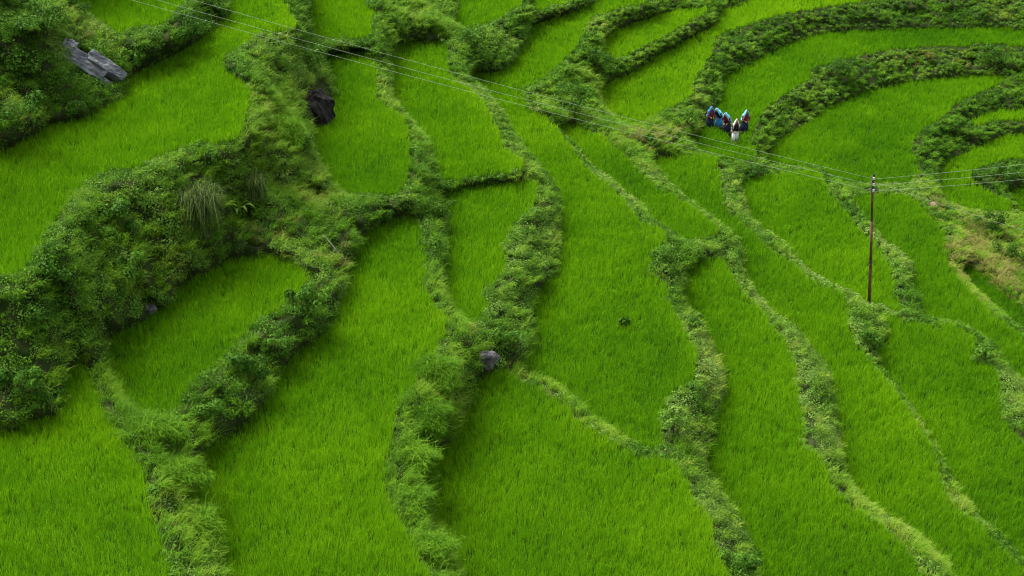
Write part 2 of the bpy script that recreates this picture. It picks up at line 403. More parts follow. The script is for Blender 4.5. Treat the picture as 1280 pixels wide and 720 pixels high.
# ------------------------------------------------------------------ rice
PX = {}
for i, k in enumerate(keys):
    zf, tone, lab, poly = F[k]
    m = (FID == i) & (GU > -160) & (GU < 1570) & (GV > -70) & (GV < 790)
    cj, ci = np.nonzero(m)
    if not len(cj): continue
    dens = 64.0
    cell = AREA[cj, ci]
    dist = np.linalg.norm(PW[cj, ci] - np.array([0, 0, CAMZ]), axis=1)
    lod = np.clip((85.0 / dist) ** 1.3, .6, 2.0)
    off = (GU[cj, ci] < -10) | (GU[cj, ci] > 1290) | (GV[cj, ci] < -10) | (GV[cj, ci] > 730)
    ex = cell * dens * lod * np.where(off, .5, 1)
    cnt = rng.poisson(ex)
    tj, ti = np.repeat(cj, cnt), np.repeat(ci, cnt)
    n = len(tj)
    tu = GU[tj, ti] + rng.uniform(-.5, .5, n) * ST; tv = GV[tj, ti] + rng.uniform(-.5, .5, n) * ST
    ok = ~cleared(tu, tv); tu, tv = tu[ok], tv[ok]; n = len(tu)
    P = at(tu, tv, np.full(n, zf))
    big = fbm(P[:, 0] * .16, P[:, 1] * .16, 21, 3); mid = fbm(P[:, 0] * .9, P[:, 1] * .9, 33, 2)
    tt = tone + .2 * LIT_RIM[tj, ti][ok] + (big - .5) * .6 + (mid - .5) * .3 + rng.normal(0, .05, n)  # brighter look of the lips painted in as yellower rice
    hh = (.35 + .12 * (big - .5) + rng.normal(0, .035, n)) * (.92 + .16 * mid)
    nbl = 7
    B = np.repeat(P, nbl, 0) + np.concatenate([rng.normal(0, .065, (n * nbl, 2)), np.zeros((n * nbl, 1))], 1)
    N = n * nbl
    sc = np.repeat(np.clip(np.linalg.norm(P - np.array([0, 0, CAMZ]), axis=1) / 75, .6, 1.5), nbl)
    parts = blades(B, np.tile([0, 0, 1.], (N, 1)), np.repeat(hh, nbl) * rng.uniform(.65, 1.25, N), .0165 * sc * rng.uniform(.6, 1.4, N),
                   rng.uniform(0, 2 * math.pi, N), rng.uniform(.1, .55, N), rng.uniform(-.05, .12, N), np.repeat(tt, nbl) + rng.normal(0, .17, N))
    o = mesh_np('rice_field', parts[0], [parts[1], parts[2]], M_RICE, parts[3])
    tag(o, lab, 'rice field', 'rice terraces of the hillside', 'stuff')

# ------------------------------------------------------------------ bank vegetation
# kind of cover by place: (u, v, radius, leafy 0..1, tone shift, size)
ZONES = [(60,70,90,.6,.04,1.1), (215,45,70,.9,-.16,1), (60,400,130,.6,.04,1.15), (170,300,110,.55,.06,1.1), (300,260,90,.5,.04,1.1),
         (360,90,40,.8,.0,1.1), (350,150,45,.1,.1,1), (400,260,60,.5,.0,1), (330,440,70,.65,.0,1.1), (150,520,60,.35,.05,1), (240,620,60,.12,.06,1),
         (530,560,75,.3,.05,1), (530,680,60,.2,.06,1), (545,420,60,.4,.13,1), (650,330,70,.85,.13,1), (620,420,40,.8,.06,1), (530,40,60,.35,.0,1),
         (620,55,40,.9,-.05,1), (720,115,50,.5,-.02,1), (800,165,60,.25,.04,1), (850,130,50,.9,.0,1), (1100,30,120,.95,-.05,1), (1250,30,120,.95,-.07,1), (960,70,60,.95,-.1,1),
         (1020,140,70,.95,.06,1), (1180,80,100,.9,-.04,1), (1220,150,80,.9,-.1,1), (1250,215,50,.9,-.22,1), (1230,320,70,.12,.1,1),
         (860,450,80,.95,.16,1), (900,600,80,.95,.15,1), (1010,480,80,.95,.17,1), (1080,420,50,.9,.1,1), (1100,300,70,.95,.13,1), (930,250,50,.95,.1,1), (770,240,60,.8,.1,1), (870,290,60,.85,.08,1), (1190,280,30,.7,.05,1),
         (1120,650,90,.5,.13,1), (1260,500,60,.9,.12,1), (500,130,60,.5,.13,1), (600,150,60,.7,.1,1), (700,520,80,.3,.12,1), (1000,380,60,.9,.12,1)]
def zone(u, v):
    lf, ts, szz, wsum = np.full(len(u), .6) * .05, np.zeros(len(u)), np.full(len(u), 1.) * .05, np.full(len(u), .05)
    for cu, cv, r, l_, t_, s_ in ZONES:
        g = np.exp(-((u - cu) ** 2 + (v - cv) ** 2) / (.35 * r * r))
        lf += g * l_; ts += g * t_; szz += g * s_; wsum += g
    return lf / wsum, ts / wsum, szz / wsum
mb = (FID < 0) & (GU > -150) & (GU < 1570) & (GV > -70) & (GV < 785)
cj, ci = np.nonzero(mb)
CAMP = np.array([0, 0, CAMZ])
dist = np.linalg.norm(PW[cj, ci] - CAMP, axis=1)
def sample(density):
    off = (GU[cj, ci] < -10) | (GU[cj, ci] > 1290) | (GV[cj, ci] < -10) | (GV[cj, ci] > 730)
    ar = np.minimum(AREA[cj, ci], 1.2)
    cnt = rng.poisson(ar * density * (1 + .7 * (DIST[cj, ci] < 7)) * (1 - .55 * FARB[cj, ci] * (DIST[cj, ci] < 5)) * np.where(off, .5, 1))
    j, i = np.repeat(cj, cnt), np.repeat(ci, cnt); n = len(j)
    u = GU[j, i] + rng.uniform(-.5, .5, n) * ST; v = GV[j, i] + rng.uniform(-.5, .5, n) * ST
    ok = ~cleared(u, v)
    return u[ok], v[ok], NRM[j[ok], i[ok]], DIST[j[ok], i[ok]]
def leaf_clump(P, Nn, rad, nl, ls, tone, flat=.75):
    """domes of leaves around points"""
    n = len(P)
    c = np.repeat(P, nl, 0); r = np.repeat(rad, nl); m = n * nl
    d = rng.normal(0, 1, (m, 3)); d /= np.linalg.norm(d, axis=1, keepdims=True)
    up = np.repeat(Nn * .6 + np.array([0, 0, .5]), nl, 0); up /= np.linalg.norm(up, axis=1, keepdims=True)
    dn = (d * up).sum(1)
    d = d - up * (np.minimum(dn, 0) * 1.6)[:, None]
    q_ = c + d * (r * rng.uniform(.55, 1.05, m))[:, None] * np.array([1, 1, flat])
    nn = d * 1.25 + up * .35 + rng.normal(0, .42, (m, 3))
    return leaf_quads(q_, nn, np.repeat(ls * rng.choice([.7, 1, 1, 1.5], n), nl) * rng.uniform(.6, 1.3, m), np.repeat(tone, nl) + rng.normal(0, .12, m))
u, v, Nn, dd = sample(13.0)
lf, ts, sz = zone(u, v)
sz = sz * (1 - .4 * np.clip((u - 650) / 300, 0, 1) * np.clip((330 - v) / 150, 0, 1))
P = W(u, v); n = len(u)
pn = fbm(P[:, 0] * .8, P[:, 1] * .8, 51, 2)
leafy = (vnoise(P[:, 0] * 1.1, P[:, 1] * 1.1, 77) * .5 + rng.uniform(0, 1, n) * .5) < lf * 1.05 - .02
tn = .53 + ts * 1.25 + (pn - .5) * .5 + (fbm(P[:, 0] * .33, P[:, 1] * .33, 91, 2) - .5) * .6
far = np.clip(np.linalg.norm(P - CAMP, axis=1) / 75, .8, 1.5)
m = leafy & (rng.uniform(0, 1, n) < .8)
edge = np.clip(dd[m] / 12, .42, 1)
rad = rng.uniform(.22, .5, m.sum()) * sz[m] * edge
pl = leaf_clump(P[m] + Nn[m] * .05 + np.array([0, 0, .08]), Nn[m], rad, 74, .072 * sz[m] * far[m], tn[m] + rng.normal(0, .07, m.sum()))
o = mesh_np('bank_creepers', pl[0], [pl[1]], M_LEAF, pl[2])
tag(o, 'dense low leafy creepers and weeds covering the terrace banks', 'creepers', kind='stuff')
# grass: arching tufts that hang down the banks
m = ~leafy | (rng.uniform(0, 1, n) < .25)
nb_ = 30
Pg, Ng = P[m], Nn[m]; k = m.sum()
slope = Ng.copy(); slope[:, 2] = 0
syaw = np.arctan2(slope[:, 1], slope[:, 0])
B = np.repeat(Pg, nb_, 0) + rng.normal(0, .09, (k * nb_, 3)) * np.array([1, 1, .3])
N = k * nb_
up = np.repeat(Ng * .5 + np.array([0, 0, .7]), nb_, 0); up /= np.linalg.norm(up, axis=1, keepdims=True)
yaw = np.repeat(syaw, nb_) + rng.normal(0, 1.1, N)
gp = blades(B, up, np.repeat(rng.uniform(.3, .62, k) * np.clip(dd[m] / 11, .4, 1), nb_) * rng.uniform(.6, 1.2, N), .022 * np.repeat(far[m], nb_) * rng.uniform(.6, 1.3, N), yaw,
            rng.uniform(.3, 1.0, N), rng.uniform(.1, .6, N), np.repeat(tn[m] + .08 + rng.normal(0, .08, k), nb_) + rng.normal(0, .13, N))
dryp = np.zeros(k)
for cu, cv, ru, rv in [(1215,305,38,42), (1255,345,32,30), (1172,262,14,12), (802,176,22,9), (842,160,14,8), (330,292,34,13), (415,318,20,16), (600,420,16,10), (90,52,20,9), (1180,75,60,9)]:
    dryp = np.maximum(dryp, np.exp(-((u[m] - cu) / ru) ** 2 - ((v[m] - cv) / rv) ** 2))
isd = rng.uniform(0, 1, k) < dryp * .85
def pick(sel):
    bi = np.repeat(sel, nb_); vi = np.repeat(bi, 5); q_ = np.arange(bi.sum())[:, None] * 5
    return gp[0][vi], [q_ + np.array([[0, 1, 3, 2]]), q_ + np.array([[2, 3, 4]])], gp[3][vi]
gd = pick(isd)
o = mesh_np('dry_grass', gd[0], gd[1], M_FALLOW, gd[2])
tag(o, 'olive brown dry grass on the fallow slope and on worn bank patches', 'grass', kind='stuff')
gg = pick(~isd)
o = mesh_np('bank_grass', gg[0], gg[1], M_GRASS, gg[2])
tag(o, 'tufts of wild grass hanging over the terrace banks', 'grass', kind='stuff')
#--THINGS--
# ------------------------------------------------------------------ shared builders for the single things
def dist_at(u, v): return float(np.linalg.norm(W(u, v) - CAMP))
def ppm(u, v): return FPX / dist_at(u, v)                      # picture scale, pixels per metre
def tube(bm, pts, radii, seg=8, cap=True):
    pts = [Vector(p) for p in pts]; rings = []
    for i, p in enumerate(pts):
        d = (pts[min(i + 1, len(pts) - 1)] - pts[max(i - 1, 0)]).normalized()
        a = d.cross(Vector((0, 0, 1)) if abs(d.z) < .9 else Vector((1, 0, 0))).normalized(); b_ = d.cross(a)
        rings.append([bm.verts.new(p + (a * math.cos(t) + b_ * math.sin(t)) * radii[i]) for t in [2 * math.pi * k / seg for k in range(seg)]])
    for r0, r1 in zip(rings, rings[1:]):
        for k in range(seg): bm.faces.new((r0[k], r0[(k + 1) % seg], r1[(k + 1) % seg], r1[k]))
    if cap: bm.faces.new(rings[0][::-1]); bm.faces.new(rings[-1])
    return rings
def boxm(bm, c, s, M=None):
    r = bmesh.ops.create_cube(bm, size=1)
    for v_ in r['verts']:
        v_.co = Vector((v_.co.x * s[0], v_.co.y * s[1], v_.co.z * s[2]))
        if M: v_.co = M @ v_.co
        v_.co += Vector(c)
    return r['verts']

# ------------------------------------------------------------------ utility pole and wires
pb = W(1087, 382)
pole_scale = FPX / np.linalg.norm(pb - CAMP)
def solve_height(p0, u, v):
    """point above p0 (same distance along the view) seen at u, v"""
    d = ray(u, v); t = p0[1] / d[1]
    return np.array([d[0] * t, p0[1], CAMZ + d[2] * t])
ptop = solve_height(pb, 1091, 220)
pole = tag(empty('utility_pole', pb), 'thin rusty iron utility pole leaning slightly, standing among the rice terraces', 'utility pole')
L = Vector(ptop - pb)
bm = bmesh.new()
tube(bm, [Vector((0, 0, -.4)), L * .34, L * .345], [.085, .082, .082], 12)
tube(bm, [L * .345, L * .67], [.071, .069], 12)
tube(bm, [L * .67, L * .995, L], [.06, .056, .03], 12)
bm_obj('shaft', bm, M_RUST, pole, True)
bm = bmesh.new(); tube(bm, [L * .338, L * .352], [.094, .094], 12); bm_obj('joint_collar', bm, M_DARKIRON, pole)
bm = bmesh.new(); tube(bm, [L * .664, L * .676], [.08, .08], 12); bm_obj('joint_collar', bm, M_DARKIRON, pole)
bm = bmesh.new(); boxm(bm, L * .955 + Vector((0, -.09, 0)), (.1, .05, .95)); boxm(bm, L * .9 + Vector((0, -.07, 0)), (.5, .07, .07))
bm_obj('insulator_bracket', bm, M_DARKIRON, pole)
hs_ = [.99, .945, .9]
for h in hs_:
    bm = bmesh.new(); c = L * h + Vector((.02, -.16, 0))
    tube(bm, [c + Vector((0, 0, -.06)), c + Vector((0, 0, -.02)), c, c + Vector((0, 0, .02)), c + Vector((0, 0, .06))], [.055, .055, .035, .055, .055], 10)
    bm_obj('insulator', bm, M_PORC, pole, True)
bm = bmesh.new(); tube(bm, [(-.0, 0, -.05), (0, 0, .12)], [.2, .17], 12); bm_obj('footing', bm, M_GREYROCK, pole)
def wire(name, p0, p1, sag, r, label):
    bm = bmesh.new(); N_ = 40
    a, b_ = Vector(p0), Vector(p1)
    pts = []
    for i in range(N_ + 1):
        t = i / N_; q_ = a.lerp(b_, t); q_.z -= sag * 4 * t * (1 - t); pts.append(q_ - a)
    tube(bm, pts, [r] * (N_ + 1), 6)
    o = bm_obj(name, bm, M_WIRE, None, True); o.location = a
    tag(o, label, 'wire', 'overhead wires on the pole')
att = [Vector(pb) + L * h + Vector((.02, -.215, 0)) for h in hs_]
def far(u, v, d):
    r_ = ray(u, v); r_ /= np.linalg.norm(r_); return CAMP + r_ * d
wl = ['topmost wire running uphill from the pole over the terraces', 'middle wire of the three running uphill from the pole', 'lowest wire of the three running uphill from the pole']
wr = ['topmost wire running from the pole top toward the valley side', 'middle wire of the three running from the pole toward the valley side', 'lowest wire of the three running from the pole toward the valley side']
for i, (v_l, v_r) in enumerate([(-192, 150), (-176, 164), (-166, 176)]):
    wire('overhead_wire', att[i], far(-400, v_l, 78), .55, .006, wl[i])
    wire('overhead_wire', att[i], far(1650, v_r, 100), .35, .006, wr[i])
wire('overhead_wire', Vector(pb) + L * .965 + Vector((.02, -.115, 0)), far(1500, 352, 84), .15, .0055, 'single service wire sloping down from the pole over the fallow slope')

# ------------------------------------------------------------------ rocks
def rock(name, u, v, sx, sy, sz, rz, m, label, seed, rough=.35, sink=.3, tilt=(0, 0), sub=5, cut=(.42, .72)):
    p = W(u, v)
    bm = bmesh.new(); bmesh.ops.create_icosphere(bm, subdivisions=sub, radius=1)
    co = np.array([q_.co for q_ in bm.verts]); rs = np.random.default_rng(seed)
    for _ in range(9):                                          # facets cut off a ball, then pitted
        d = rs.normal(0, 1, 3); d /= np.linalg.norm(d); h = rs.uniform(*cut)
        e = np.maximum(co @ d - h, 0); co -= e[:, None] * d
    k = 1 + rough * (fbm(co[:, 0] * 2.2 + co[:, 2] * 1.3 + 7, co[:, 1] * 2.2 + co[:, 2] + 3, seed, 4) - .5)
    co *= k[:, None]
    for q_, c in zip(bm.verts, co): q_.co = Vector((c[0] * sx, c[1] * sy, c[2] * sz))
    o = bm_obj(name, bm, m); o.location = Vector(p) + Vector((0, 0, sz * (1 - sink) - sz * .35))
    o.rotation_euler = (tilt[0], tilt[1], rz)
    return tag(o, label, 'rock')
s_ = ppm(397, 122)
rock('boulder', 397, 150, .95, .9, 1.2, .4, M_DARKROCK, 'blackish rough boulder set in the bank beside a rice terrace', 3, .6, .1, cut=(.7, .88))
s_ = ppm(609, 449)
rock('grey_stone', 609, 460, .66, .6, .56, .5, M_GREYROCK, 'smooth grey stone at the corner of the broad bottom terrace', 5, .7, .35, cut=(.3, .62))
rock('grey_stone', 187, 392, .34, .32, .3, 1.2, M_GREYROCK, 'small pale grey stone at the edge of the rounded terrace', 8, .4, .2)
rock('reddish_stone', 1166, 260, .36, .3, .26, .2, plain('reddish_rock', (.16, .08, .06), .8, .2, (.3, .2, .17), 4, .5), 'small reddish stone at the top of the fallow slope', 9, .5, .2)
# slate outcrop: slabs lying along the bank face
pA, pB, pC = Vector(W(76, 60)), Vector(W(146, 108)), Vector(W(92, 98))
ex = (pB - pA).normalized(); ey = (pC - pA); ey = (ey - ex * ey.dot(ex)).normalized(); ez = ex.cross(ey)
if ez.z < 0: ez = -ez; 
vd = (Vector((0, 0, CAMZ)) - pA).normalized()
ez = (ez * .6 + vd * .5).normalized(); ey = ez.cross(ex).normalized(); ex = ey.cross(ez)
outc = tag(empty('slate_outcrop', (pA + pB) / 2), 'long grey slate outcrop split by cracks, bare on the overgrown slope', 'rock')
Rm = Matrix((ex, ey, ez)).transposed()
Ln = (pB - pA).length
def slab(cx, cy, cz, sx, sy, sz, seed):
    bm = bmesh.new(); bmesh.ops.create_cube(bm, size=1)
    bmesh.ops.bevel(bm, geom=bm.edges[:], offset=.04, segments=1, affect='EDGES')
    bmesh.ops.subdivide_edges(bm, edges=bm.edges[:], cuts=9, use_grid_fill=True)
    for q_ in bm.verts:
        c = q_.co
        nx = float(fbm(np.array([c.x * 3 + seed]), np.array([c.y * 3 + c.z * 2]), seed, 3)[0]) - .5
        ny = float(fbm(np.array([c.y * 4 + seed]), np.array([c.x * 4 + c.z]), seed + 3, 3)[0]) - .5
        ta = 1 - .25 * max(0, c.x) * (seed % 3)
        q_.co = Vector((c.x * sx * (1 + .2 * ny) + cx, c.y * sy * ta * (1 + .35 * nx) + cy, c.z * sz * (1 + .3 * nx) + nx * .14 + (.06 if (c.x * 2.3 + c.y + seed) % .9 > .55 else 0) + cz))
        q_.co = Rm @ q_.co
    bmesh.ops.recalc_face_normals(bm, faces=bm.faces[:])
    bm_obj('slab', bm, M_SLATE, outc)
sgn = 1 if (Rm @ Vector((0, 1, 0))).dot(Vector((0, 0, 1))) < 0 else -1     # +: downhill along ey
slab(-.35 * 1, sgn * .12, .2, Ln * .72, .85, .5, 4)
slab(Ln * .2, -sgn * .3, .3, Ln * .62, .55, .55, 7)
slab(Ln * .3, sgn * .42, .22, Ln * .42, .34, .4, 5)
slab(-Ln * .42, -sgn * .15, .3, Ln * .2, .6, .4, 9)
# weathered root lying on the bank
bm = bmesh.new()
q0, q1, q2, q3 = [Vector(W(*c)) + Vector((0, -.2, .38)) for c in [(405, 301), (416, 313), (425, 326), (434, 340)]]
tube(bm, [q0 - q0, q1 - q0, q2 - q0, q3 - q0], [.02, .035, .03, .015], 7)
o = bm_obj('driftwood', bm, plain('bleached_wood', (.09, .1, .06), .8, .2, (.2, .2, .15), 6), None, True); o.location = q0
tag(o, 'pale bleached root lying down the bank under the dark shaggy tussocks', 'root')

# ------------------------------------------------------------------ shrubs
def shrub(u, v, wpx, hpx, tone, label, ls=.13, nl=1300, group='shrubs on the terrace banks', kind='shrub', flat=1.0):
    p = W(u, v); s = FPX / np.linalg.norm(p - CAMP)
    rw, h = wpx / s / 2, hpx / s / .9
    root = tag(empty(kind, p), label, kind.replace('_', ' '), group)
    k = 11
    cen = np.stack([rng.uniform(-.75, .75, k) * rw, rng.uniform(-.5, .5, k) * rw, rng.uniform(.15, .72, k) * h], 1)
    cen[0] = (0, 0, h * .55)
    rad = rng.uniform(.22, .48, k) * min(rw, h)
    tn_ = tone + .1 + rng.normal(0, .1, k)
    V = leaf_clump(cen, np.tile([0, -.2, 1.], (k, 1)), rad, nl // k, np.full(k, ls), tn_, flat)
    mesh_np('foliage', V[0], [V[1]], M_LEAF, V[2], root)
    bm = bmesh.new()
    for c in cen[:5]:
        tube(bm, [(c[0] * .15, c[1] * .15, -.2), (c[0] * .5, c[1] * .5, c[2] * .5), (c[0], c[1], c[2])], [.035, .025, .01], 6)
    bm_obj('stem', bm, M_STEM, root, True)
    return root
SH = [(55,40,70,34,.2,'dark bush at the top corner of the overgrown slope above the slate outcrop'),
      (90,20,55,30,.26,'dark bush uphill of the slate outcrop, next to the topmost terrace'),
      (30,100,75,45,.36,'rounded mid green bush on the slope directly below the slate outcrop'),
      (25,165,70,46,.26,'dark bush at the foot of the slope, touching the long bright terrace'),
      (165,88,34,34,.2,'dark bush squeezed between the slate outcrop and the leafy bank'),
      (235,52,52,34,.16,'dark leafy bush on the bank between the two highest terraces'),
      (385,90,46,36,.34,'large leaved dark bush just above the blackish boulder'),
      (150,292,58,44,.2,'dark bush in the middle of the tall shaggy bank'),
      (105,292,34,26,.3,'small bush at the lip of the tall shaggy bank'),
      (60,352,74,40,.2,'wide dark bush on the tall bank below the long bright terrace'),
      (150,350,60,36,.24,'dark bush uphill of the small pale grey stone'),
      (45,420,80,46,.22,'wide dark bush low on the tall bank above the nearest terrace'),
      (30,505,62,52,.14,'nearly black bush at the back corner of the nearest terrace'),
      (375,195,56,40,.4,'bush high on the shoulder of the tall bank, beside the terrace with the boulder'),
      (385,395,56,46,.3,'olive brown bush at the end of the bank beside the rounded terrace'),
      (350,440,44,40,.4,'bright fern like bush in the middle of the bank below the rounded terrace'),
      (312,478,54,46,.16,'dark bush on the bank below the rounded terrace'),
      (265,535,52,50,.24,'dark bush at the downhill end of the bank below the rounded terrace'),
      (548,276,44,26,.28,'dark pointed bush where four terraces meet'),
      (475,275,40,20,.2,'dark low bush in the step above the long wide terrace'),
      (640,440,56,36,.3,'leafy bush just uphill of the smooth grey stone'),
      (590,68,36,36,.26,'dark bush on the thick bank at the top edge'),
      (715,142,64,50,.26,'big rounded bush hanging over the largest middle terrace'),
      (745,95,36,40,.2,'dark bush in the crook of the bank beside the bright yellowish terrace'),
      (812,184,22,16,.22,'small dark bush alone on the path bank'),
      (858,160,36,30,.24,'dark bush beside the group of people'),
      (945,222,34,18,.14,'small blackish bush at the end of the people\'s path'),
      (835,335,48,34,.36,'leafy bush at the head of the terrace between the bean strips'),
      (868,326,34,20,.46,'bright broad leaved plant next to the leafy bush at the terrace head'),
      (866,412,28,20,.42,'round greyish green bush on the bean strip beside the largest middle terrace'),
      (1088,436,34,32,.3,'dark bush below the foot of the utility pole'),
      (1225,455,30,28,.4,'small bush on the grassy edge downhill of the pole'),
      (1232,288,46,30,.12,'dark bush at the top edge of the fallow slope'),
      (1262,330,44,30,.16,'dark bush lower down on the fallow slope'),
      (1040,98,56,28,.1,'dark hollow bush under the lip of the people\'s terrace'),
      (1240,88,48,32,.14,'dark bush on the curved bank behind the bowl shaped terrace'),
      (1262,222,60,17,.1,'low blackish bush on the bank above the hook shaped terrace'),
      (925,718,60,34,.3,'dark leafy bush at the near end of the pale bean strip'),
      (840,545,46,40,.6,'pale leafy bean bush bulging from the bank of the largest middle terrace')]
for a in SH: shrub(a[0], a[1], a[2], a[3], a[4], a[5], ls=.1 if a[0] > 500 else .11)
# weed clump alone in the largest terrace
root = shrub(780, 411, 15, 17, .2, 'lone dark weed clump standing in the largest middle rice terrace', .16, 260, None, 'weed_clump')
# ------------------------------------------------------------------ grass tussocks
def tussock(u, v, wpx, hpx, tone, label, nbl=900, m=M_GRASS, hang=.9, out=(0, -1), hump=False):
    p = W(u, v) + np.array([0, 0, .05]); s = FPX / np.linalg.norm(p - CAMP)
    r_, h = wpx / s / 2, hpx / s / .9
    B = np.concatenate([rng.normal(0, r_ * .28, (nbl, 2)), np.zeros((nbl, 1))], 1)
    yaw = np.where(rng.uniform(0, 1, nbl) < .65, math.atan2(out[1], out[0]) + rng.normal(0, .8, nbl), rng.uniform(0, 6.28, nbl))
    if hump:                                              # a mound with short combed grass all over it
        a_ = rng.uniform(0, 6.28, nbl); q_ = np.sqrt(rng.uniform(0, 1, nbl)) * r_ * (1.0 + .3 * np.sin(a_ * 3 + u))
        B = np.stack([np.cos(a_) * q_, np.sin(a_) * q_, h * .36 * (1 - (q_ / r_ / 1.05) ** 2) - .1], 1)
        yaw = np.where(rng.uniform(0, 1, nbl) < .6, a_, math.atan2(out[1], out[0])) + rng.normal(0, .55, nbl)
        V = blades(B, np.tile([0, 0, 1.], (nbl, 1)), rng.uniform(.2, .55, nbl) * np.where(rng.uniform(0, 1, nbl) < .07, 1.9, 1) * (.7 + .6 * fbm(B[:, 0] * 2 + v, B[:, 1] * 2 + u, 8, 2)), np.full(nbl, .018), yaw, rng.uniform(.25, .85, nbl), rng.uniform(.2, .7, nbl), tone + .25 * (fbm(B[:, 0] * 3 + u, B[:, 1] * 3 + v, 5, 2) - .5) + rng.normal(0, .14, nbl))
    else: V = blades(B, np.tile([0, 0, 1.], (nbl, 1)), h * rng.uniform(.5, 1.15, nbl), np.full(nbl, .024), yaw, rng.uniform(.25, .95, nbl) * r_ / h * 1.3, rng.uniform(.1, hang, nbl), tone + rng.normal(0, .16, nbl))
    o = mesh_np('grass_tussock', V[0], [V[1], V[2]], m, V[3]); o.location = p
    return tag(o, label, 'tussock', 'grass tussocks on the banks')
tussock(247, 268, 70, 48, .33, 'big dark tussock of drooping dry stalks on the tall shaggy bank', 1500, M_DRY, 1.5)
tussock(318, 244, 36, 34, .35, 'smaller drooping dry tussock uphill of the dark washed out hollow', 800, M_DRY, 1.4)
tussock(350, 170, 66, 40, .55, 'pale combed tussock mound on the bank below the blackish boulder', 3200, M_GRASS, .8, (.7, -.7), True)
for a in [(545,470,64,34,.45,'grassy hump beside the smooth grey stone'), (533,525,60,30,.36,'leaf green grassy hump, second downhill from the smooth grey stone'),
          (515,580,58,34,.56,'tall pale grassy hump halfway down the bank of the broad bottom terrace'), (508,632,60,24,.45,'low grassy hump under the tall pale one'),
          (534,692,62,28,.5,'nearest grassy hump on the bank of the broad bottom terrace'),
          (222,600,64,30,.48,'grass mound at the top of the grassy bank of the nearest terrace'), (242,665,66,32,.54,'long bladed grass mound at the lower end of the nearest terrace bank'),
          (190,545,66,24,.48,'grass mound where the nearest and the rounded terrace meet')]:
    tussock(a[0], a[1], a[2], a[3], a[4], a[5], 3200, M_GRASS, .8, (.8, -.6), True)
# fern with pale arching leaves
root = tag(empty('fern', W(296, 268)), 'pale arching fern beside the big drooping tussock', 'fern')
for k in range(7):
    a = -1.9 + k * .55; ln = rng.uniform(.7, 1.1)
    pts = [np.array([math.cos(a) * ln * t, math.sin(a) * ln * t, .55 * math.sin(t * 2.4)]) for t in np.linspace(0, 1, 9)]
    V, Q = [], []
    for i, q_ in enumerate(pts):
        wd = .11 * math.sin(math.pi * (.08 + .9 * i / 8)); sd_ = np.array([-math.sin(a), math.cos(a), 0]) * wd
        V += [q_ - sd_ + [0, 0, .03], q_, q_ + sd_ + [0, 0, .03]]
        if i: b0 = (i - 1) * 3; Q += [[b0, b0 + 1, b0 + 4, b0 + 3], [b0 + 1, b0 + 2, b0 + 5, b0 + 4]]
    mesh_np('frond', np.array(V), [np.array(Q)], M_LEAF, np.full(len(V), .7), root)

